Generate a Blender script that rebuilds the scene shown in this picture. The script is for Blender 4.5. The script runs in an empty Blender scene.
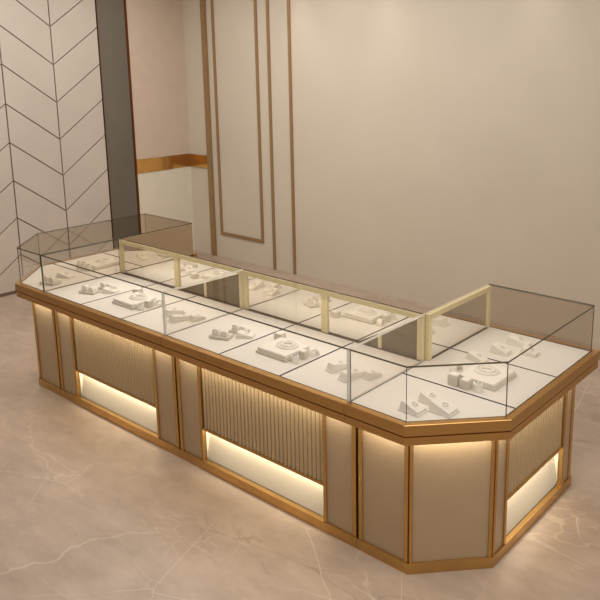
import bpy, bmesh, math, random
from mathutils import Vector, Matrix
random.seed(4)
PI = math.pi
S = bpy.context.scene
COL = S.collection

# ------------------------------------------------------------------ materials
def mat(name):
    m = bpy.data.materials.new(name); m.use_nodes = True
    nt = m.node_tree
    for n in list(nt.nodes): nt.nodes.remove(n)
    out = nt.nodes.new('ShaderNodeOutputMaterial')
    return m, nt, out
def rgb(r, g, b):
    f = lambda c: ((c / 255) / 12.92 if c / 255 <= .04045 else ((c / 255 + .055) / 1.055) ** 2.4)
    return (f(r), f(g), f(b), 1)
def principled(name, col, rough=.5, metal=0, spec=.5, noise=0, nscale=8, bump=0, bscale=200, coat=0, aniso_scale=None):
    m, nt, out = mat(name)
    b = nt.nodes.new('ShaderNodeBsdfPrincipled')
    b.inputs['Base Color'].default_value = col
    b.inputs['Roughness'].default_value = rough
    b.inputs['Metallic'].default_value = metal
    b.inputs['Specular IOR Level'].default_value = spec
    b.inputs['Coat Weight'].default_value = coat
    tc = nt.nodes.new('ShaderNodeTexCoord')
    if noise:
        n = nt.nodes.new('ShaderNodeTexNoise'); n.inputs['Scale'].default_value = nscale; n.inputs['Detail'].default_value = 4
        if aniso_scale:
            mp = nt.nodes.new('ShaderNodeMapping'); mp.inputs['Scale'].default_value = aniso_scale
            nt.links.new(tc.outputs['Object'], mp.inputs['Vector']); nt.links.new(mp.outputs['Vector'], n.inputs['Vector'])
        else:
            nt.links.new(tc.outputs['Object'], n.inputs['Vector'])
        r = nt.nodes.new('ShaderNodeValToRGB')
        c0 = [c * (1 - noise) for c in col[:3]] + [1]; c1 = [min(1, c * (1 + noise)) for c in col[:3]] + [1]
        r.color_ramp.elements[0].color = c0; r.color_ramp.elements[1].color = c1
        r.color_ramp.elements[0].position = .3; r.color_ramp.elements[1].position = .7
        nt.links.new(n.outputs['Fac'], r.inputs['Fac']); nt.links.new(r.outputs['Color'], b.inputs['Base Color'])
    if bump:
        n2 = nt.nodes.new('ShaderNodeTexNoise'); n2.inputs['Scale'].default_value = bscale
        nt.links.new(tc.outputs['Object'], n2.inputs['Vector'])
        bp = nt.nodes.new('ShaderNodeBump'); bp.inputs['Strength'].default_value = bump; bp.inputs['Distance'].default_value = .001
        nt.links.new(n2.outputs['Fac'], bp.inputs['Height']); nt.links.new(bp.outputs['Normal'], b.inputs['Normal'])
    nt.links.new(b.outputs['BSDF'], out.inputs['Surface'])
    return m
def glass_mat(name, tint, refl=1.0, rough=0.0):
    m, nt, out = mat(name)
    t = nt.nodes.new('ShaderNodeBsdfTransparent'); t.inputs['Color'].default_value = (*tint, 1)
    g = nt.nodes.new('ShaderNodeBsdfGlossy'); g.inputs['Roughness'].default_value = rough; g.inputs['Color'].default_value = (1, 1, 1, 1)
    fr = nt.nodes.new('ShaderNodeFresnel'); fr.inputs['IOR'].default_value = 1.45
    geo = nt.nodes.new('ShaderNodeNewGeometry')
    # only the outside of the slab mirrors the room (the inner boundary of a clear slab is handled by the outer one)
    inv = nt.nodes.new('ShaderNodeMath'); inv.operation = 'SUBTRACT'; inv.inputs[0].default_value = 1
    nt.links.new(geo.outputs['Backfacing'], inv.inputs[1])
    mu = nt.nodes.new('ShaderNodeMath'); mu.operation = 'MULTIPLY'; mu.inputs[1].default_value = refl
    mu2 = nt.nodes.new('ShaderNodeMath'); mu2.operation = 'MULTIPLY'
    nt.links.new(fr.outputs['Fac'], mu.inputs[0]); nt.links.new(mu.outputs[0], mu2.inputs[0]); nt.links.new(inv.outputs[0], mu2.inputs[1])
    mx = nt.nodes.new('ShaderNodeMixShader')
    nt.links.new(mu2.outputs[0], mx.inputs['Fac']); nt.links.new(t.outputs[0], mx.inputs[1]); nt.links.new(g.outputs[0], mx.inputs[2])
    nt.links.new(mx.outputs[0], out.inputs['Surface'])
    return m
def mix_clear(name, col, amount, rough=.3, tint=(.75, .62, .48)):
    """mixed sheet: part coloured body, part see-through"""
    m, nt, out = mat(name)
    t = nt.nodes.new('ShaderNodeBsdfTransparent'); t.inputs['Color'].default_value = (*tint, 1)
    p = nt.nodes.new('ShaderNodeBsdfPrincipled'); p.inputs['Base Color'].default_value = col; p.inputs['Roughness'].default_value = rough
    mx = nt.nodes.new('ShaderNodeMixShader'); mx.inputs['Fac'].default_value = amount
    nt.links.new(t.outputs[0], mx.inputs[1]); nt.links.new(p.outputs[0], mx.inputs[2]); nt.links.new(mx.outputs[0], out.inputs['Surface'])
    return m
def marble():
    m, nt, out = mat('beige_marble')
    L = nt.links.new
    tc = nt.nodes.new('ShaderNodeTexCoord')
    b = nt.nodes.new('ShaderNodeBsdfPrincipled'); b.inputs['Roughness'].default_value = .36; b.inputs['Specular IOR Level'].default_value = .35
    n1 = nt.nodes.new('ShaderNodeTexNoise'); n1.inputs['Scale'].default_value = 1.3; n1.inputs['Detail'].default_value = 6; n1.inputs['Roughness'].default_value = .6
    L(tc.outputs['Object'], n1.inputs['Vector'])
    base = nt.nodes.new('ShaderNodeValToRGB')
    base.color_ramp.elements[0].position = .3; base.color_ramp.elements[0].color = MARBLE[0]
    base.color_ramp.elements[1].position = .7; base.color_ramp.elements[1].color = MARBLE[1]
    L(n1.outputs['Fac'], base.inputs['Fac'])
    n3 = nt.nodes.new('ShaderNodeTexNoise'); n3.inputs['Scale'].default_value = 7; n3.inputs['Detail'].default_value = 8; n3.inputs['Roughness'].default_value = .7
    mp3 = nt.nodes.new('ShaderNodeMapping'); mp3.inputs['Rotation'].default_value = (0, 0, .6); mp3.inputs['Scale'].default_value = (.5, 1.2, 1)
    L(tc.outputs['Object'], mp3.inputs['Vector']); L(mp3.outputs['Vector'], n3.inputs['Vector'])
    r3 = nt.nodes.new('ShaderNodeMapRange'); r3.inputs['From Min'].default_value = .35; r3.inputs['From Max'].default_value = .65; r3.inputs['To Min'].default_value = .88; r3.inputs['To Max'].default_value = 1.1
    L(n3.outputs['Fac'], r3.inputs['Value'])
    sc3 = nt.nodes.new('ShaderNodeVectorMath'); sc3.operation = 'SCALE'; L(base.outputs['Color'], sc3.inputs[0]); L(r3.outputs[0], sc3.inputs['Scale'])
    cur = sc3.outputs[0]
    def vein(scale, stretch, rot, dist, width, strength, colr, seed, maskscale=.9, lo=.5, hi=.62):
        nonlocal cur
        mp = nt.nodes.new('ShaderNodeMapping'); mp.inputs['Rotation'].default_value = (0, 0, rot); mp.inputs['Location'].default_value = (seed, seed * 1.7, 0)
        mp.inputs['Scale'].default_value = (stretch, 1, 1)
        L(tc.outputs['Object'], mp.inputs['Vector'])
        nn = nt.nodes.new('ShaderNodeTexNoise'); nn.inputs['Scale'].default_value = 2.2; nn.inputs['Detail'].default_value = 5
        L(mp.outputs['Vector'], nn.inputs['Vector'])
        sub = nt.nodes.new('ShaderNodeVectorMath'); sub.operation = 'SUBTRACT'; sub.inputs[1].default_value = (.5, .5, .5); L(nn.outputs['Color'], sub.inputs[0])
        sc = nt.nodes.new('ShaderNodeVectorMath'); sc.operation = 'SCALE'; sc.inputs['Scale'].default_value = dist; L(sub.outputs[0], sc.inputs[0])
        ad = nt.nodes.new('ShaderNodeVectorMath'); ad.operation = 'ADD'; L(mp.outputs['Vector'], ad.inputs[0]); L(sc.outputs[0], ad.inputs[1])
        v = nt.nodes.new('ShaderNodeTexVoronoi'); v.feature = 'DISTANCE_TO_EDGE'; v.inputs['Scale'].default_value = scale; L(ad.outputs[0], v.inputs['Vector'])
        r = nt.nodes.new('ShaderNodeMapRange'); r.inputs['From Min'].default_value = 0; r.inputs['From Max'].default_value = width; r.inputs['To Min'].default_value = 1; r.inputs['To Max'].default_value = 0
        r.interpolation_type = 'SMOOTHSTEP'; L(v.outputs['Distance'], r.inputs['Value'])
        mk = nt.nodes.new('ShaderNodeTexNoise'); mk.inputs['Scale'].default_value = maskscale; mk.inputs['Detail'].default_value = 2; L(mp.outputs['Vector'], mk.inputs['Vector'])
        mr = nt.nodes.new('ShaderNodeMapRange'); mr.inputs['From Min'].default_value = lo; mr.inputs['From Max'].default_value = hi; L(mk.outputs['Fac'], mr.inputs['Value'])
        mu = nt.nodes.new('ShaderNodeMath'); mu.operation = 'MULTIPLY'; L(r.outputs[0], mu.inputs[0]); L(mr.outputs[0], mu.inputs[1])
        mu2 = nt.nodes.new('ShaderNodeMath'); mu2.operation = 'MULTIPLY'; mu2.inputs[1].default_value = strength; L(mu.outputs[0], mu2.inputs[0])
        mx = nt.nodes.new('ShaderNodeMix'); mx.data_type = 'RGBA'; L(mu2.outputs[0], mx.inputs['Factor']); L(cur, mx.inputs['A']); mx.inputs['B'].default_value = colr
        cur = mx.outputs['Result']
    vein(1.1, .5, .62, .30, .006, .34, rgb(218, 200, 180), 3.1, 2.2, .46, .66)
    vein(2.8, .35, -.5, .55, .016, .38, rgb(216, 197, 176), 7.7, 1.7, .5, .64)
    vein(7.0, .6, .4, .7, .05, .26, rgb(208, 188, 166), 1.2, 1.5, .52, .7)
    vein(6.0, .3, 1.0, .5, .02, .38, rgb(112, 90, 74), 5.3, 2.6, .54, .66)
    vein(1.5, 1.0, .3,   .05, .0035, .4, rgb(232, 218, 200), 9.4, 1.0, .5, .6)
    L(cur, b.inputs['Base Color'])
    L(b.outputs[0], out.inputs['Surface'])
    return m
MARBLE = (rgb(152, 132, 115), rgb(174, 154, 136))
M = {}
M['floor'] = marble()
M['wall'] = principled('wall_paint', rgb(200, 187, 168), .42, noise=.03, nscale=1.5)
M['wall_low'] = principled('wall_cream', rgb(216, 207, 186), .5, noise=.03)  # paler tone for the wall below the gold band
M['wall_recess'] = principled('wall_paint_taupe', rgb(196, 176, 156), .5, noise=.03)
M['chevron'] = principled('chevron_leather', rgb(186, 175, 162), .38, noise=.04, nscale=3)
M['groove'] = principled('groove_dark', rgb(112, 95, 78), .7)
M['smoke'] = principled('smoked_pilaster', rgb(100, 93, 84), .22, spec=.6, noise=.06, nscale=2, coat=.3)
M['bronze_edge'] = principled('dark_bronze', rgb(110, 66, 34), .35, .8)
M['trimgold'] = principled('antique_gold_trim', rgb(156, 126, 88), .45, .4, noise=.06, nscale=10)
M['rim'] = principled('brushed_bronze_gold', rgb(194, 150, 90), .3, .85, noise=.07, nscale=5, aniso_scale=(1, 1, 30))
M['gold'] = principled('polished_gold', rgb(198, 158, 98), .24, .88, noise=.05, nscale=6)
M['amber'] = principled('amber_gold', rgb(226, 178, 108), .16, .9, noise=.1, nscale=5)
M['palegold'] = principled('pale_gold_frame', rgb(238, 224, 176), .4, .2)
M['panel'] = principled('taupe_lacquer', rgb(177, 153, 122), .34, .15, noise=.03, nscale=6, coat=.2)
M['flute'] = principled('fluted_champagne', rgb(186, 162, 126), .4, .2)
M['niche'] = principled('cream_niche', rgb(234, 222, 198), .5)
M['carcass'] = principled('brown_carcass', rgb(120, 96, 74), .5)
M['doorback'] = principled('brown_door_back', rgb(172, 148, 118), .35, .2)
M['tray'] = principled('white_leatherette', rgb(230, 225, 217), .55, bump=.15, bscale=350)
M['bed'] = principled('dark_tray_gap', rgb(26, 20, 16), .9)
M['prop'] = principled('pale_grey_display', rgb(240, 235, 225), .5, noise=.02, nscale=20)
M['propgrey'] = principled('grey_display_side', rgb(214, 208, 196), .55)
M['silver'] = principled('silver_jewel', rgb(225, 225, 225), .15, 1)
M['glass'] = glass_mat('clear_glass', (.965, .955, .94), .9)
M['topglass'] = glass_mat('clear_top_glass', (.94, .925, .90), .5)
M['backglass'] = glass_mat('tinted_back_glass', (.885, .855, .81), .6)
M['dimmedglass'] = glass_mat('dimmed_top_glass', (.80, .755, .69), .8)  # left wing top: grazing reflection's dimming put into a darker tint
M['glassedge'] = mix_clear('glass_edge', rgb(72, 70, 54), .85, .15)
M['glassjoint'] = mix_clear('glass_joint', rgb(250, 249, 242), .62, .2, (.97, .96, .93))
M['mirror'] = principled('mirror', (.93, .90, .84, 1), .015, 1)
M['darkened'] = mix_clear('dark_patch_brown', rgb(118, 99, 66), .9, .25)  # brown for the dark area seen in two mirror doors
M['gasket'] = principled('dark_gasket', rgb(92, 74, 54), .5)
M['ceiling'] = principled('ceiling_paint', rgb(225, 212, 196), .7)
m_, nt_, out_ = mat('warm_led'); e_ = nt_.nodes.new('ShaderNodeEmission'); e_.inputs['Color'].default_value = (1, .84, .55, 1); e_.inputs['Strength'].default_value = 1.6
nt_.links.new(e_.outputs[0], out_.inputs['Surface']); M['led'] = m_

# ------------------------------------------------------------------ helpers
def link(name, bm, m, parent=None, smooth=False, mats=None):
    me = bpy.data.meshes.new(name)
    bmesh.ops.recalc_face_normals(bm, faces=bm.faces)
    bm.to_mesh(me); bm.free()
    for mm in (mats or [m]): me.materials.append(mm)
    if smooth:
        for p in me.polygons: p.use_smooth = True
    o = bpy.data.objects.new(name, me); COL.objects.link(o)
    if parent: o.parent = parent
    return o
def tag(o, label=None, cat=None, group=None, kind=None):
    if label: o['label'] = label
    if cat: o['category'] = cat
    if group: o['group'] = group
    if kind: o['kind'] = kind
    return o
def empty(name, loc=(0, 0, 0), rz=0):
    o = bpy.data.objects.new(name, None); COL.objects.link(o); o.location = loc; o.rotation_euler = (0, 0, rz); o.empty_display_size = .05
    return o
def prism(bm, poly, z0, z1, mi=0, side_mi=None):
    lo = [bm.verts.new((x, y, z0)) for x, y in poly]; hi = [bm.verts.new((x, y, z1)) for x, y in poly]
    f = [bm.faces.new(lo[::-1]), bm.faces.new(hi)]
    for q in f: q.material_index = mi
    n = len(poly)
    for i in range(n):
        q = bm.faces.new((lo[i], lo[(i + 1) % n], hi[(i + 1) % n], hi[i])); q.material_index = mi if side_mi is None else side_mi
def box(bm, x0, x1, y0, y1, z0, z1, mi=0):
    prism(bm, [(x0, y0), (x1, y0), (x1, y1), (x0, y1)], z0, z1, mi)
def bevel(bm, w, seg=2):
    bmesh.ops.bevel(bm, geom=list(bm.edges), offset=w, segments=seg, affect='EDGES', profile=.5)
class Face:
    """an upright cabinet face: u runs along it, d goes inwards from the worktop edge"""
    def __init__(s, p, q):
        s.p = Vector(p); s.dir = (Vector(q) - s.p); s.L = s.dir.length; s.dir.normalize(); s.n = Vector((-s.dir.y, s.dir.x))  # inward
    def pt(s, u, d): v = s.p + s.dir * u + s.n * d; return (v.x, v.y)
    def box(s, bm, u0, u1, d0, d1, z0, z1, mi=0):
        prism(bm, [s.pt(u0, d0), s.pt(u1, d0), s.pt(u1, d1), s.pt(u0, d1)], z0, z1, mi)
def sweep(bm, path, prof, closed_ends=True):
    """prof: (outward offset, z) polygon swept along path with mitred corners; outward = right of travel"""
    P = [Vector(p) for p in path]; rings = []
    for i, p in enumerate(P):
        d0 = (P[i] - P[i - 1]).normalized() if i > 0 else None
        d1 = (P[i + 1] - P[i]).normalized() if i < len(P) - 1 else None
        if d0 is None: d0 = d1
        if d1 is None: d1 = d0
        n0 = Vector((d0.y, -d0.x)); n1 = Vector((d1.y, -d1.x)); b = (n0 + n1); b = b / (b.dot(n0))
        rings.append([bm.verts.new((p.x + b.x * o, p.y + b.y * o, z)) for o, z in prof])
    n = len(prof)
    for a, b in zip(rings, rings[1:]):
        for k in range(n): bm.faces.new((a[k], a[(k + 1) % n], b[(k + 1) % n], b[k]))
    bm.faces.new(rings[0][::-1]); bm.faces.new(rings[-1])
def area(name, loc, size, energy, color, target=None, rot=None):
    l = bpy.data.lights.new(name, 'AREA'); l.shape = 'RECTANGLE'; l.size, l.size_y = size; l.energy = energy; l.color = color
    o = bpy.data.objects.new(name, l); COL.objects.link(o); o.location = loc
    if rot is not None: o.rotation_euler = rot
    return o

# ------------------------------------------------------------------ measures
W1, W2 = 1.262, 2.548          # joints between the cases
CF, CA = .305, .296            # straight front of a corner case, chamfer
D, DW = .57, 1.198             # depth of the front run and of the wings
DK, GT = .74, .977
PZ = .7404                      # where things standing on the boards rest             # tray level, top of glass
XL, YW = -2.45, 3.12           # walls
ZC = 3.25
WARM = (1, .89, .70)

# ------------------------------------------------------------------ room
def struct(name, bm, m, mats=None, label=None):
    o = link(name, bm, m, mats=mats); o['kind'] = 'structure'
    return o
bm = bmesh.new(); box(bm, XL - .1, 7.5, -5, YW + .1, -.06, 0); struct('floor', bm, M['floor'])
bm = bmesh.new(); box(bm, XL - .1, 7.5, YW, YW + .1, 0, ZC); struct('wall_back', bm, M['wall'])
bm = bmesh.new(); box(bm, XL - .1, 7.5, -5, YW + .1, ZC, ZC + .05); struct('ceiling', bm, M['ceiling'])
bm = bmesh.new(); box(bm, XL - .1, XL - .012, -5, 2.05, 0, ZC); struct('wall_left', bm, M['groove'])
# chevron panels (one cladding)
bm = bmesh.new()
P_ = .3585; seams = [2.05 - .4985 * k for k in range(0, 9)]
g = .0065
for k in range(8):
    y1, y0 = seams[k], seams[k + 1]
    up1 = (k % 2 == 0)                         # peak on the y1 side
    for n in range(-1, 10):
        za = .012 + P_ * n
        z1 = za + (P_ if up1 else 0); z0 = za + (0 if up1 else P_)
        q = [(y0 + g, z0 + g), (y1 - g, z1 + g), (y1 - g, z1 + P_ - g), (y0 + g, z0 + P_ - g)]
        # clip to the wall's height
        def clip(poly, zc, keep_above):
            out = []
            for i in range(len(poly)):
                a, b = poly[i], poly[(i + 1) % len(poly)]
                ia = (a[1] >= zc) == keep_above or a[1] == zc; ib = (b[1] >= zc) == keep_above or b[1] == zc
                if ia: out.append(a)
                if ia != ib:
                    t = (zc - a[1]) / (b[1] - a[1]); out.append((a[0] + (b[0] - a[0]) * t, zc))
            return out
        q = clip(q, .035, True)
        if len(q) < 3: continue
        q = clip(q, ZC - .002, False)
        if len(q) < 3: continue
        lo = [bm.verts.new((XL - .012, y, z)) for y, z in q]; hi = [bm.verts.new((XL, y, z)) for y, z in q]
        bm.faces.new(hi); m_ = len(q)
        for i in range(m_): bm.faces.new((lo[i], lo[(i + 1) % m_], hi[(i + 1) % m_], hi[i]))
struct('wall_left_cladding', bm, M['chevron'])
bm = bmesh.new(); box(bm, XL - .1, XL + .002, 2.058, 2.372, 0, ZC); struct('trim_1', bm, M['smoke'])
bm = bmesh.new(); box(bm, XL - .1, XL + .006, 2.050, 2.0575, 0, ZC); struct('trim_2', bm, M['bronze_edge'])
bm = bmesh.new(); box(bm, XL - .1, XL + .006, 2.3725, 2.40, 0, ZC); struct('trim_3', bm, M['bronze_edge'])
bm = bmesh.new(); box(bm, XL - .1, XL, 2.4005, YW, 1.151, ZC); struct('wall_left_upper', bm, M['wall_recess'])
bm = bmesh.new(); box(bm, XL - .1, XL, 2.4005, YW, 0, .999); struct('wall_left_lower', bm, M['wall_low'])
# golden band that wraps the corner
bm = bmesh.new()
box(bm, XL - .1, XL + .006, 2.4005, 2.86, 1.0, 1.15)
box(bm, XL - .1, XL - .01, 2.86, YW, 1.0, 1.15)
box(bm, XL - .01, -2.115, YW - .012, YW, 1.005, 1.15)
struct('trim_4', bm, M['amber'])
# back wall mouldings
def moulding(name, rects, t=.012):
    bm = bmesh.new()
    for x0, x1, z0, z1 in rects: box(bm, x0, x1, YW - t, YW, z0, z1)
    struct(name, bm, M['trimgold'])
moulding('trim_5', [(-2.115, -2.05, 0, ZC)], .03)
moulding('trim_6', [(-1.96, -1.925, .265, 3.05), (-1.295, -1.26, .265, 3.05), (-1.925, -1.295, .265, .30), (-1.925, -1.295, 3.015, 3.05)])
moulding('trim_7', [(-1.12, -1.085, 0, ZC)])
moulding('trim_8', [(-.825, -.79, 0, ZC)])

# ------------------------------------------------------------------ display cases
LEDS = []
def corner_pts(side):
    """outer outline of a corner case, travelling so that the outside is on the right"""
    if side > 0: return [(W2, 0), (W2 + CF, 0), (W2 + CF + CA, CA), (W2 + CF + CA, DW), (W2, DW)]
    return [(0, DW), (-CF - CA, DW), (-CF - CA, CA), (-CF, 0), (0, 0)]
RIM = [(-.001, .652), (.026, .652), (.026, .686), (.016, .686), (.016, .695), (.031, .695), (.031, .741), (.029, .743), (.001, .743), (-.001, .741)]
PLINTH = [(-.075, .0), (-.048, .0), (-.048, .052), (-.075, .052)]
def add_rim(root, path):
    bm = bmesh.new(); sweep(bm, path, RIM); link('rim', bm, M['rim'], root)
    bm = bmesh.new(); sweep(bm, path, PLINTH); link('plinth', bm, M['gold'], root)
def stile(root, F, u0, u1, z0=.052, z1=.648, d0=.052, d1=.075):
    bm = bmesh.new(); F.box(bm, u0, u1, d0, d1, z0, z1); bevel(bm, .0015, 1); link('stile', bm, M['gold'], root)
def flat_panel(root, F, u0, u1, d1=.14):
    bm = bmesh.new(); F.box(bm, u0, u1, .060, d1, .052, .648); link('front_panel', bm, M['panel'], root)
def fluted(root, F, u0, u1, z0=.245):
    """half-round flutes hanging over an open lit recess"""
    z1 = .648
    bm = bmesh.new(); n = max(6, round((u1 - u0) / .0275)); p = (u1 - u0) / n
    F.box(bm, u0, u1, .072, .080, z0, z1)
    for i in range(n):
        c = u0 + (i + .5) * p; r = p * .45
        poly = [F.pt(c + r * math.cos(a), .0718 - r * .75 * math.sin(a)) for a in [PI * k / 6 for k in range(7)]]
        prism(bm, poly, z0, z1)
    link('fluted_panel', bm, M['flute'], root)
    bm = bmesh.new(); F.box(bm, u0, u1, .056, .082, z0 - .012, z0 - .0005); link('lower_trim', bm, M['gold'], root)
    def lath(bm, a, b, prof):          # (d, z) outline extruded along u
        A = [bm.verts.new((*F.pt(a, d), z)) for d, z in prof]; B = [bm.verts.new((*F.pt(b, d), z)) for d, z in prof]; n = len(prof)
        bm.faces.new(A); bm.faces.new(B[::-1])
        for k in range(n): bm.faces.new((A[k], A[(k + 1) % n], B[(k + 1) % n], B[k]))
    bm = bmesh.new(); lath(bm, u0, u1, [(.078, .053), (.1395, .053), (.1395, .62), (.118, .62), (.118, z0 + .015)]); link('recess_back', bm, M['niche'], root)
    for a, b in ((u0 + .0003, u0 + .003), (u1 - .003, u1 - .0003)):
        bm = bmesh.new(); lath(bm, a, b, [(.0765, .056), (.1165, z0 + .012), (.1165, z0 + .05), (.0825, z0 + .05), (.0825, z0 - .014), (.0765, z0 - .014)])
        link('recess_side', bm, M['niche'], root)
    # warm light strip behind the flutes
    bm = bmesh.new(); F.box(bm, u0 + .01, u1 - .01, .084, .094, z0 + .015, z0 + .022); link('light_strip', bm, M['led'], root)
    x, y = F.pt((u0 + u1) / 2, .092); LEDS.append(('niche', x, y, z0 + .012, u1 - u0 - .04, math.atan2(F.dir.y, F.dir.x)))
def under_rim_light(root, F, u0, u1, kind='rim'):
    bm = bmesh.new(); F.box(bm, u0, u1, .008, .016, .646, .6515); link('light_strip', bm, M['led'], root)
    x, y = F.pt((u0 + u1) / 2, .02); LEDS.append((kind, x, y, .642, u1 - u0, math.atan2(F.dir.y, F.dir.x)))
def tray(root, poly):
    """a padded white board set into the top"""
    bm = bmesh.new()
    c = Vector((sum(x for x, y in poly) / len(poly), sum(y for x, y in poly) / len(poly)))
    n = len(poly); q = []
    for i in range(n):          # inset by the joint width
        a, b, d = Vector(poly[i - 1]), Vector(poly[i]), Vector(poly[(i + 1) % n])
        n0 = Vector((-(b - a).y, (b - a).x)).normalized(); n1 = Vector((-(d - b).y, (d - b).x)).normalized()
        m = n0 + n1; m = m / m.dot(n0); q.append(b + m * .0052)
    prism(bm, [(v.x, v.y) for v in q], .712, DK, 0, 1)
    link('tray_board', bm, None, root, mats=[M['tray'], M['bed']])
def pane(root, name, a, b, z0=.743, z1=GT, t=.006, light_ends=False, main='glass'):
    F = Face(a, b); bm = bmesh.new()
    F.box(bm, 0, F.L, 0.0005, t, z0, z1)
    bm.faces.ensure_lookup_table()
    for f in bm.faces:
        bm.normal_update()
        if abs(f.normal.z) > .5: f.material_index = 1
        if abs(f.normal.dot(Vector((F.dir.x, F.dir.y, 0)))) > .9: f.material_index = 2
    return link(name, bm, None, root, mats=[M[main], M['glassedge'], M['glassjoint'] if light_ends else M['glassedge']])
def top_glass(root, poly, main='topglass'):
    bm = bmesh.new(); prism(bm, poly, GT + .0005, GT + .0085, 0, 1)
    bm.normal_update()
    for f in bm.faces:
        c = f.calc_center_median()
        if abs(f.normal.x) > .9 and W1 / 2 < c.x < W2 + .01: f.material_index = 2      # butt joints between the cases stay light
    link('top_glass', bm, None, root, mats=[M[main], M['glassedge'], M['glassjoint']])
def door(root, F, u0, u1, wl=.03, wr=.03, tri=None):
    """sliding mirror door; F.n points into the room side of the void, the mirror looks the other way"""
    bm = bmesh.new()
    F.box(bm, u0, u0 + wl, -.008, .012, .742, GT - .026)
    F.box(bm, u1 - wr, u1, -.008, .012, .742, GT - .026)
    F.box(bm, u0, u1, -.008, .012, GT - .026, GT)
    fr = link('door_frame', bm, M['palegold'], root)
    bm = bmesh.new(); F.box(bm, u0 + wl, u1 - wr, .0, .004, .742, GT - .026); link('mirror', bm, M['mirror'], fr)
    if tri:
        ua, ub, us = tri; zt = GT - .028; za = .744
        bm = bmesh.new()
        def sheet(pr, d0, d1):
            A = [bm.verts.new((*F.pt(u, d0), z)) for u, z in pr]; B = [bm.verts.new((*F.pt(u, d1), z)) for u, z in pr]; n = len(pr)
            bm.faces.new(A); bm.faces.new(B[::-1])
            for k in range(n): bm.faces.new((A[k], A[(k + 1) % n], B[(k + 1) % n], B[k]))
        sheet([(ua, za), (ub, za), (ub, zt)], -.0035, -.0005)  # flat brown sheet painted in for a dark area of the mirror image
        g = link('mirror_dark_patch', bm, M['darkened'], fr); g['label'] = 'brown triangular lower corner of the mirror door'
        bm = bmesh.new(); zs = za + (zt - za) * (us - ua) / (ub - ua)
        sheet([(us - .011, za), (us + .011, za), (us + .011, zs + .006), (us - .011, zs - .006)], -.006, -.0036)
        link('patch_bar', bm, M['palegold'], fr)  # pale streak inside the dark area, added as a bar
    bm = bmesh.new(); F.box(bm, u0, u1, .0125, .0145, .742, GT); link('door_back', bm, M['doorback'], fr)
    bm = bmesh.new(); F.box(bm, u0 + .002, u1 - .002, -.008, .012, .7385, .7415); link('door_track', bm, M['gasket'], root)
def partition(root, x, joint):
    bm = bmesh.new(); box(bm, x - .004, x + .004, .008, D - .012, .743, GT - .001)
    for f in bm.faces:
        bm.normal_update()
        if abs(f.normal.x) < .5: f.material_index = 1
    link('glass_partition', bm, None, root, mats=[M['glass'], M['glassjoint'] if joint > .008 else M['glassedge']])
    bm = bmesh.new(); box(bm, x - .006, x + .006, .006, D - .013, .7403, .7428); link('partition_gasket', bm, M['gasket'], root)
    bm = bmesh.new(); box(bm, x - joint / 2, x + joint / 2, -.001, .0075, .7435, GT); link('glass_joint', bm, M['glassjoint'] if joint > .008 else M['glassedge'], root)

def carcass(root, polys):
    bm = bmesh.new()
    for poly, z0, z1 in polys: prism(bm, poly, z0, z1)
    link('carcass', bm, M['carcass'], root)

def straight_case(x0, x1, label, tri_at, bar_at):
    root = empty('display_case', ((x0 + x1) / 2, D / 2, 0)); tag(root, label, 'display case', 'joined jewellery display cases')
    sub = root
    F = Face((x0 + .002, 0), (x1 - .002, 0)); L = F.L
    add_rim(sub, [(x0 + .001, 0), (x1 - .001, 0)])
    carcass(sub, [([(x0 + .002, .14), (x1 - .002, .14), (x1 - .002, D), (x0 + .002, D)], .0, .648), ([(x0 + .002, .002), (x1 - .002, .002), (x1 - .002, D), (x0 + .002, D)], .652, .700)])
    bm = bmesh.new(); box(bm, x0 + .002, x1 - .002, .0015, D + .011, .7005, .7115); link('tray_bed', bm, M['bed'], sub)
    stile(sub, F, 0.005, .028); flat_panel(sub, F, .028, .185); stile(sub, F, .185, .203)
    fluted(sub, F, .203, L - .203)
    stile(sub, F, L - .203, L - .185); flat_panel(sub, F, L - .185, L - .028); stile(sub, F, L - .028, L - .005)
    under_rim_light(sub, F, .03, L - .03)
    cw = (x1 - x0) / 3
    for k in range(3): tray(sub, [(x0 + k * cw, .001), (x0 + (k + 1) * cw, .001), (x0 + (k + 1) * cw, D - .012), (x0 + k * cw, D - .012)])
    pane(sub, 'front_glass', (x0 + .009, 0), (x1 - .009, 0), light_ends=True)
    top_glass(sub, [(x0 + .001, 0), (x1 - .001, 0), (x1 - .001, D - .001), (x0 + .001, D - .001)])
    B = Face((x0, D), (x1, D)); mid = (x1 - x0) / 2
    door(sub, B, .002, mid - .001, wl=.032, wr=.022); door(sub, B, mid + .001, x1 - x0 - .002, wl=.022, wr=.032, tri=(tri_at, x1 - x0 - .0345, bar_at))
    return root

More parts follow.
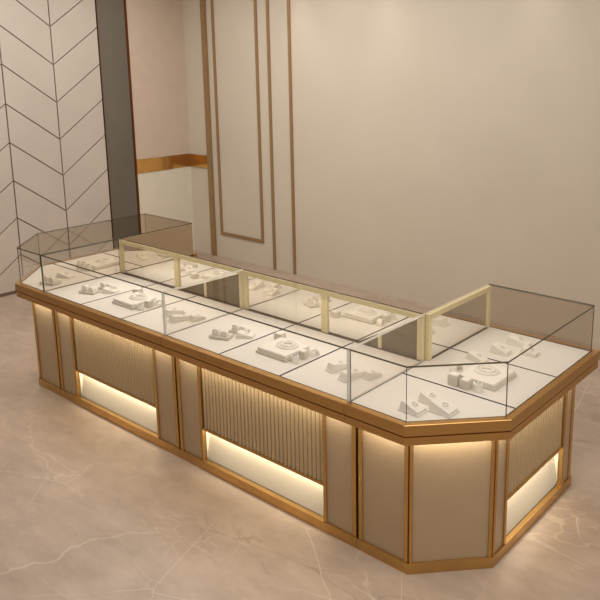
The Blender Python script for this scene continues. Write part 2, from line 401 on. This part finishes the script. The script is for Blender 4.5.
def corner_case(side, label):
    pts = corner_pts(side)
    x_in = W2 if side > 0 else 0
    root = empty('display_case', ((pts[1][0] + pts[3][0]) / 2, DW / 2, 0)); tag(root, label, 'display case', 'joined jewellery display cases')
    gap = .001 * side
    path = [(x + (gap if abs(x - x_in) < 1e-6 else 0), y) for x, y in pts]
    add_rim(root, path)
    s = side; X = lambda v: x_in + s * v         # distance outwards from the joint with the front run
    ring = lambda q: q if s > 0 else q[::-1]
    o = lambda d: d * .4142
    def foot(d): return [(X(.002), d), (X(CF - o(d)), d), (X(CF + CA - d), CA + o(d)), (X(CF + CA - d), DW - d), (X(.002), DW - d)]
    # body set back behind the front panels
    carcass(root, [(ring(foot(.14)), 0, .648), (ring(foot(.002)), .652, .700)])
    bm = bmesh.new(); prism(bm, ring(foot(.0015)), .7005, .7115); link('tray_bed', bm, M['bed'], root)
    if s > 0: fs = [Face(pts[0], pts[1]), Face(pts[1], pts[2]), Face(pts[2], pts[3]), Face(pts[3], pts[4])]
    else: fs = [Face(pts[3], pts[4]), Face(pts[2], pts[3]), Face(pts[1], pts[2]), Face(pts[0], pts[1])]
    e = .026
    def rng(F, a, b):            # a, b measured from the joint side; mirrored for the left case
        return (a, b) if s > 0 else (F.L - b, F.L - a)
    F = fs[0]
    for a, b in ((.008, .030), (F.L - e - .020, F.L - e)): stile(root, F, *rng(F, a, b))
    flat_panel(root, F, *rng(F, .030, F.L - e - .020), d1=.105); under_rim_light(root, F, .03, F.L - .03, 'corner')
    F = fs[1]
    for a, b in ((e, e + .016), (F.L - e - .016, F.L - e)): stile(root, F, *rng(F, a, b))
    flat_panel(root, F, *rng(F, e + .016, F.L - e - .016), d1=.105); under_rim_light(root, F, .03, F.L - .03, 'corner')
    F = fs[2]
    stile(root, F, *rng(F, e, e + .016)); flat_panel(root, F, *rng(F, e + .016, .125)); stile(root, F, *rng(F, .125, .143))
    fluted(root, F, *rng(F, .143, .735), z0=.272); stile(root, F, *rng(F, .735, .755)); flat_panel(root, F, *rng(F, .755, F.L - .08)); stile(root, F, *rng(F, F.L - .08, F.L - .055))
    under_rim_light(root, F, .03, F.L - .05)
    bm = bmesh.new(); F = fs[3]; F.box(bm, *rng(F, .08, F.L - .004), .055, .139, .052, .648); link('back_panel', bm, M['doorback'], root)
    # white boards in three rows
    tray(root, ring([(X(.0), .001), (X(CF), .001), (X(CF + CA - .001), CA), (X(CF + CA - .001), .39), (X(0), .39)]))
    tray(root, ring([(X(0), .39), (X(CF + CA - .001), .39), (X(CF + CA - .001), .795), (X(0), .795)]))
    tray(root, ring([(X(0), .795), (X(CF + CA - .001), .795), (X(CF + CA - .001), DW - .001), (X(0), DW - .001)]))
    # glass
    names = ['front_glass', 'chamfer_glass', 'side_glass', 'back_glass']
    q = [Vector(p) for p in path]
    for i in range(4):
        a, b = q[i], q[i + 1]
        d = (b - a).normalized(); sh = .002
        a2 = a + d * (.009 if abs(a.x - x_in) < .01 and a.y < .1 else sh); b2 = b - d * (.009 if abs(b.x - x_in) < .01 and b.y < .1 else sh)
        nm = names[i] if s > 0 else names[3 - i]
        if nm == 'back_glass':
            if s > 0: b2 = b - d * .016
            else: a2 = a + d * .016
        pane(root, nm, (a2.x, a2.y), (b2.x, b2.y), main='backglass' if nm == 'back_glass' else 'glass')
    top_glass(root, ring([(X(.001), 0), (X(CF), 0), (X(CF + CA), CA), (X(CF + CA), DW), (X(.001), DW)]), 'topglass' if s > 0 else 'dimmedglass')
    # mirror doors facing the wing
    if s > 0: B = Face((x_in + .012, D + .016), (x_in + .012, DW - .006)); 
    else: B = Face((x_in - .012, DW - .006), (x_in - .012, D + .016))
    door(root, B, 0, B.L, wl=.028 if s > 0 else .02, wr=.02 if s > 0 else .028)
    return root

lc = corner_case(-1, 'left corner display case with chamfered end, beside the chevron wall')
m1 = straight_case(0, W1, 'straight display case with fluted gold front, next to the left corner case', .655, .91)
m2 = straight_case(W1, W2, 'straight display case with fluted gold front, between it and the near right corner case', .875, 1.02)
rc = corner_case(1, 'nearest display case with chamfered right corner and a wing to the rear')
m1['label'] = 'straight display case with fluted front, farther of the two middle ones'
m2['label'] = 'straight display case with fluted front, nearer of the two middle ones'
partition(m1, 0, .006); partition(m2, W1, .016); partition(rc, W2, .016)

# the case roots are empties at the base: move them there without moving their parts
for r in (lc, m1, m2, rc):
    inv = Matrix.Translation(-r.location)
    for c in list(COL.objects):
        if c.parent == r and c.type == 'MESH': c.data.transform(inv)
        if c.parent and c.parent.parent == r and c.type == 'MESH': c.data.transform(inv)

# ------------------------------------------------------------------ jewellery props
def wedge_bm(l, w, h0, h1, step=.45):
    """ramp: high at -x, low at +x, on a low base, with a lip at the foot"""
    bm = bmesh.new()
    box(bm, -l / 2, l / 2, -w / 2, w / 2, 0, h1 * step, 0)
    k = .92
    lo = [bm.verts.new((x, y, h1 * step + .0004)) for x, y in ((-l / 2 * k, -w / 2 * k), (l / 2 * k, -w / 2 * k), (l / 2 * k, w / 2 * k), (-l / 2 * k, w / 2 * k))]
    hi = [bm.verts.new((v.co.x * (.8 if v.co.x < 0 else 1), v.co.y * (.86 if v.co.x < 0 else .95), h0 if v.co.x < 0 else h1)) for v in lo]
    bm.faces.new(lo[::-1]); bm.faces.new(hi)
    for i in range(4): bm.faces.new((lo[i], lo[(i + 1) % 4], hi[(i + 1) % 4], hi[i]))
    bevel(bm, .0015, 1)
    return bm
def jewel_bm(x, y, z, r):
    bm = bmesh.new()
    bmesh.ops.create_uvsphere(bm, u_segments=10, v_segments=6, radius=r, matrix=Matrix.Translation((x, y, z)))
    return bm
def torus_bm(R, r, seg=36, rs=8, z=0, arc=2 * PI, tilt=0):
    bm = bmesh.new(); rings = []
    full = arc > 6.2; n = seg
    for i in range(n if full else n + 1):
        a = arc * i / n
        rings.append([bm.verts.new(((R + r * math.cos(b)) * math.cos(a), (R + r * math.cos(b)) * math.sin(a), z + r * math.sin(b))) for b in [2 * PI * k / rs for k in range(rs)]])
    m = len(rings)
    for i in range(m if full else m - 1):
        A, B = rings[i], rings[(i + 1) % m]
        for k in range(rs): bm.faces.new((A[k], A[(k + 1) % rs], B[(k + 1) % rs], B[k]))
    if not full: bm.faces.new(rings[0]); bm.faces.new(rings[-1][::-1])
    bmesh.ops.transform(bm, matrix=Matrix.Rotation(tilt, 4, 'X'), verts=bm.verts)
    return bm
def wedge(x, y, rz, l, w, h, label, group=None):
    o = empty('ramp_stand', (x, y, PZ), rz); tag(o, label, 'jewellery stand', group)
    link('ramp', wedge_bm(l, w, h, h * .38), M['prop'], o)
    bm = torus_bm(w * .15, .0013, 20, 6); bmesh.ops.transform(bm, matrix=Matrix.Translation((l * .1, 0, h * .66 + .004)) @ Matrix.Rotation(math.atan2(h * .6, l), 4, 'Y'), verts=bm.verts)
    link('bracelet', bm, M['silver'], o, True)
    return o
def double_stand(x, y, rz, l, w, h, label):
    """low block with two upright rounded lobes"""
    o = empty('earring_stand', (x, y, PZ), rz); tag(o, label, 'jewellery stand')
    bm = bmesh.new(); box(bm, -l / 2, l / 2, -w / 2, w / 2, 0, h * .3); bevel(bm, .002, 1); link('base', bm, M['propgrey'], o)
    for s, hh in ((-1, 1), (1, .8)):
        bm = bmesh.new(); cx = s * l * .22
        pr = [(cx - l * .17, h * .31), (cx + l * .17, h * .31)] + [(cx + l * .15 * math.cos(a), h * (.7 * hh) + h * .28 * math.sin(a)) for a in [PI * k / 8 for k in range(9)]]
        A = [bm.verts.new((u, -w * .28, z)) for u, z in pr]; B = [bm.verts.new((u, w * .05, z)) for u, z in pr]
        bm.faces.new(A); bm.faces.new(B[::-1])
        for i in range(len(pr)): bm.faces.new((A[i], A[(i + 1) % len(pr)], B[(i + 1) % len(pr)], B[i]))
        link('card', bm, M['prop'], o)
    return o
def platform(x, y, rz, l, w, h, label):
    o = empty('display_platform', (x, y, PZ), rz); tag(o, label, 'display platform', None)
    bm = bmesh.new(); box(bm, -l / 2, l / 2, -w / 2, w / 2, 0, h * .42); bevel(bm, .003, 2); link('base', bm, M['propgrey'], o)
    bm = bmesh.new(); box(bm, -l / 2 * .93, l / 2 * .93, -w / 2 * .93, w / 2 * .93, h * .42 + .0003, h); bevel(bm, .003, 2); link('top_slab', bm, M['prop'], o)
    return o
def collar(x, y, z, R, label, rz=0):
    """a necklace form: low domed crescent with a chain on it"""
    o = empty('necklace_form', (x, y, z), rz); tag(o, label, 'necklace form')
    bm = bmesh.new(); n = 32; rr = [(R, 0), (R * .98, .004), (R * .72, .008), (R * .45, .010), (R * .40, .006), (R * .40, 0)]
    rings = [[bm.verts.new((r * math.cos(2 * PI * i / n), r * math.sin(2 * PI * i / n) * .85, h)) for r, h in rr] for i in range(n)]
    for i in range(n):
        A, B = rings[i], rings[(i + 1) % n]
        for k in range(len(rr)): bm.faces.new((A[k], A[(k + 1) % len(rr)], B[(k + 1) % len(rr)], B[k]))
    link('form', bm, M['prop'], o, True)
    bm = torus_bm(R * .7, .0011, 32, 6, .0098); bmesh.ops.scale(bm, vec=(1, .85, 1), verts=bm.verts)
    link('necklace', bm, M['silver'], o, True)
def cylinder_stand(x, y, r, h, label):
    o = empty('ring_stand', (x, y, PZ)); tag(o, label, 'ring stand')
    bm = bmesh.new(); bmesh.ops.create_cone(bm, cap_ends=True, segments=28, radius1=r, radius2=r * .94, depth=h, matrix=Matrix.Translation((0, 0, h / 2)))
    es = [e for e in bm.edges if e.verts[0].co.z > h * .9 and e.verts[1].co.z > h * .9]
    bmesh.ops.bevel(bm, geom=es, offset=.003, segments=2, affect='EDGES')
    link('post', bm, M['prop'], o)
    bm = torus_bm(r * .45, .0022, 20, 6, h + .0022); link('ring', bm, M['silver'], o, True)
def block_stand(x, y, rz, l, w, h, label):
    o = empty('block_stand', (x, y, PZ), rz); tag(o, label, 'display block')
    bm = bmesh.new(); box(bm, -l / 2, l / 2, -w / 2, w / 2, 0, h); bevel(bm, .002, 1); link('block', bm, M['propgrey'], o)
    bm = bmesh.new(); box(bm, -l / 2 * .88, l / 2 * .88, -w / 2 * .88, w / 2 * .88, h + .0003, h + .006); bevel(bm, .0015, 1); link('pad', bm, M['prop'], o)
def cuff_stand(x, y, rz, R, w, label):
    """upright arched bracelet holder"""
    o = empty('bangle_stand', (x, y, PZ), rz); tag(o, label, 'bangle stand')
    bm = bmesh.new(); n = 14; th = R * .3
    pr = [(R * math.cos(PI * k / n), R * math.sin(PI * k / n) * 1.15) for k in range(n + 1)] + [((R - th) * math.cos(PI * k / n), (R - th) * math.sin(PI * k / n) * 1.15) for k in range(n, -1, -1)]
    A = [bm.verts.new((u, -w / 2, z)) for u, z in pr]; B = [bm.verts.new((u, w / 2, z)) for u, z in pr]
    m = len(pr)
    for i in range(m): bm.faces.new((A[i], A[(i + 1) % m], B[(i + 1) % m], B[i]))
    for i in range(n):
        j = m - 1 - i
        bm.faces.new((A[i], A[i + 1], A[j - 1], A[j])); bm.faces.new((B[i], B[j], B[j - 1], B[i + 1]))
    link('arch', bm, M['prop'], o)

def cluster_a(x0, where):
    double_stand(x0 + .25, .17, .35, .115, .07, .052, 'grey based double card earring stand, in front, first board of ' + where)
    double_stand(x0 + .265, .285, .35, .10, .06, .045, 'smaller grey based card earring stand, at the rear, first board of ' + where)
    wedge(x0 + .345, .255, .5, .10, .06, .03, 'low white ramp stand, right of the earring stands, on ' + where)
def cluster_b(x0, where):
    platform(x0 + .655, .23, 0, .215, .185, .030, 'white square platform under a round necklace form on ' + where)
    collar(x0 + .665, .25, PZ + .0304, .062, 'round white necklace form lying on the square platform of ' + where)
    cylinder_stand(x0 + .79, .175, .021, .034, 'short white cylinder ring stand at the platform corner on ' + where)
    block_stand(x0 + .792, .232, .1, .036, .036, .036, 'small square grey block beside the cylinder ring stand on ' + where)
    cuff_stand(x0 + .80, .295, 1.2, .030, .028, 'upright arched bangle stand at the right of the platform on ' + where)
    block_stand(x0 + .515, .345, .2, .05, .045, .030, 'square grey block behind the left corner of the platform on ' + where)
def cluster_c(x0, where):
    wedge(x0 + 1.01, .245, PI / 2 - .15, .125, .055, .038, 'white ramp stand nearest the platform, one of three ramps on ' + where)
    wedge(x0 + 1.125, .215, PI / 2 - .15, .15, .055, .036, 'longest white ramp stand, in the middle of three ramps on ' + where)
    wedge(x0 + 1.195, .27, PI / 2 - .15, .09, .05, .032, 'shortest white ramp stand, next to the glass partition on ' + where)
for x0, wh in ((0, 'the farther middle case'), (W1 + .008, 'the nearer middle case')):
    cluster_a(x0, wh); cluster_b(x0, wh); cluster_c(x0, wh)
# right corner board: three ramps
R = W2
wedge(R + .265, .105, 0, .105, .075, .046, 'white ramp stand leftmost of three on the chamfered front board')
wedge(R + .275, .222, 0, .095, .070, .044, 'white ramp stand rearmost of three on the chamfered front board')
wedge(R + .368, .178, 0, .110, .078, .046, 'white ramp stand rightmost of three on the chamfered front board')
def wing_b(sx, wh):
    platform(sx(.345), .585, 0, .20, .215, .028, 'white square platform under a necklace form in the middle of ' + wh)
    collar(sx(.335), .60, PZ + .0284, .062, 'round white necklace form on the square platform of ' + wh)
def wing_c(sx, wh, rz):
    wedge(sx(.245), .90, rz, .10, .062, .042, 'white ramp stand on the rear board of %s, frontmost of its trio' % wh)
    wedge(sx(.265), 1.055, rz, .13, .062, .042, 'white ramp stand on the rear board, rearmost of the trio, on ' + wh)
    wedge(sx(.37), .97, rz, .09, .058, .038, 'small white ramp stand nearest the outer glass, rear board of ' + wh)
wr = 'the right wing'
sx = lambda v: W2 + v
wing_b(sx, wr); wing_c(sx, wr, 0)
block_stand(W2 + .262, .437, 0, .05, .044, .046, 'tall grey block left of the smaller blocks on the right wing')
block_stand(W2 + .322, .437, 0, .045, .044, .036, 'grey block between the tall block and the cylinder on the right wing')
cylinder_stand(W2 + .378, .447, .023, .036, 'short white cylinder ring stand in front of the platform on the right wing')
wedge(W2 + .20, .745, -.1, .11, .055, .036, 'narrow white ramp stand behind the platform on the right wing')
cuff_stand(W2 + .19, .57, 1.4, .034, .03, 'upright arched bangle stand left of the platform on the right wing')
sx = lambda v: -v
wl = 'the left wing'
wing_b(lambda v: -v + .06, wl); wing_c(sx, wl, PI)
double_stand(-.13, .115, .3, .12, .07, .06, 'grey based double card earring stand nearest the front glass of the left corner board')
wedge(-.20, .26, .3, .12, .06, .035, 'low grey white ramp stand on the left corner board, behind the earring stand')
for i, (px, py, hh, t) in enumerate(((-.315, .435, .05, 'leftmost'), (-.26, .437, .055, 'middle'), (-.205, .44, .045, 'rightmost'))):
    cylinder_stand(px, py, .022, hh, '%s of three white cylinder ring stands before the platform on the left wing' % t)

# ------------------------------------------------------------------ lights
RE = {'rim': 1.6, 'corner': 2.2, 'niche': 2.2}
for kind, x, y, z, L, a in LEDS:
    o = area(kind + '_led', (x, y, z), (L, .012), (RIM_E if False else (RE[kind])) * L, WARM)
    if kind != 'niche': o.rotation_euler = (0, 0, a)
    else: o.rotation_euler = Matrix.Rotation(a, 3, 'Z').to_euler(); o.rotation_euler = (Matrix.Rotation(a, 3, 'Z') @ Matrix.Rotation(math.radians(4), 3, 'X')).to_euler()
# strips under the door heads, inside the glass
for x0, x1 in ((0, W1), (W1, W2)):
    o = area('case_led', ((x0 + x1) / 2, D - .03, GT - .03), (x1 - x0 - .1, .012), .55, (1, .9, .76)); o.rotation_euler = (math.radians(-35), 0, 0)
for xx, s in ((W2 + .035, 1), (-.035, -1)):
    o = area('case_led', (xx, (D + DW) / 2, GT - .03), (.012, DW - D - .1), .25, (1, .9, .76)); o.rotation_euler = (0, math.radians(-35 * s), 0)
# unseen lamps under the ceiling, added as general fill light
for x, y, e in ((-.6, 1.3, 64), (1.4, 1.4, 46), (-1.6, -.6, 38), (4.2, -1.0, 66), (5.2, 1.0, 22)):
    area('ceiling_fill', (x, y, ZC - .03), (2.6, 2.2), e, (1, .98, .95))
# downlights washing the back wall
for x, y, e in ((-.65, 2.86, 10), (.41, 2.86, 9), (1.85, 2.86, 9)):
    l = bpy.data.lights.new('downlight', 'SPOT'); l.energy = e; l.spot_size = math.radians(50); l.spot_blend = .9; l.shadow_soft_size = .05; l.color = (1, .94, .86)
    o = bpy.data.objects.new('downlight', l); COL.objects.link(o); o.location = (x, y, ZC - .03); o.rotation_euler = (math.radians(8), 0, 0)
w = bpy.data.worlds.new('World'); S.world = w; w.use_nodes = True
w.node_tree.nodes['Background'].inputs['Color'].default_value = (1, .98, .95, 1); w.node_tree.nodes['Background'].inputs['Strength'].default_value = .4

# ------------------------------------------------------------------ camera
f, yaw, pit, roll = 740.91, -.6726550, .2057029, -.0025724
C = Vector((4.462752, -2.266196, 2.173673))
fw = Vector((math.cos(pit) * math.sin(yaw), math.cos(pit) * math.cos(yaw), -math.sin(pit)))
r = fw.cross(Vector((0, 0, 1))).normalized(); u = r.cross(fw)
r2 = r * math.cos(roll) + u * math.sin(roll); u2 = u * math.cos(roll) - r * math.sin(roll)
cam = bpy.data.cameras.new('camera'); co = bpy.data.objects.new('camera', cam); COL.objects.link(co)
mt = Matrix((r2, u2, -fw)).transposed().to_4x4(); mt.translation = C; co.matrix_world = mt
cam.sensor_width = 36; cam.sensor_fit = 'HORIZONTAL'; cam.lens = f / 600 * 36
cam.shift_x = -.1133; cam.shift_y = -.1383
cam.clip_start = .05
S.camera = co
S.view_settings.view_transform = 'Standard'; S.view_settings.look = 'None'; S.view_settings.exposure = 0; S.view_settings.gamma = 1
S.view_settings.use_curve_mapping = False
S.cycles.transparent_max_bounces = 32; S.cycles.max_bounces = 10; S.cycles.use_denoising = True
S.cycles.caustics_reflective = False; S.cycles.caustics_refractive = False
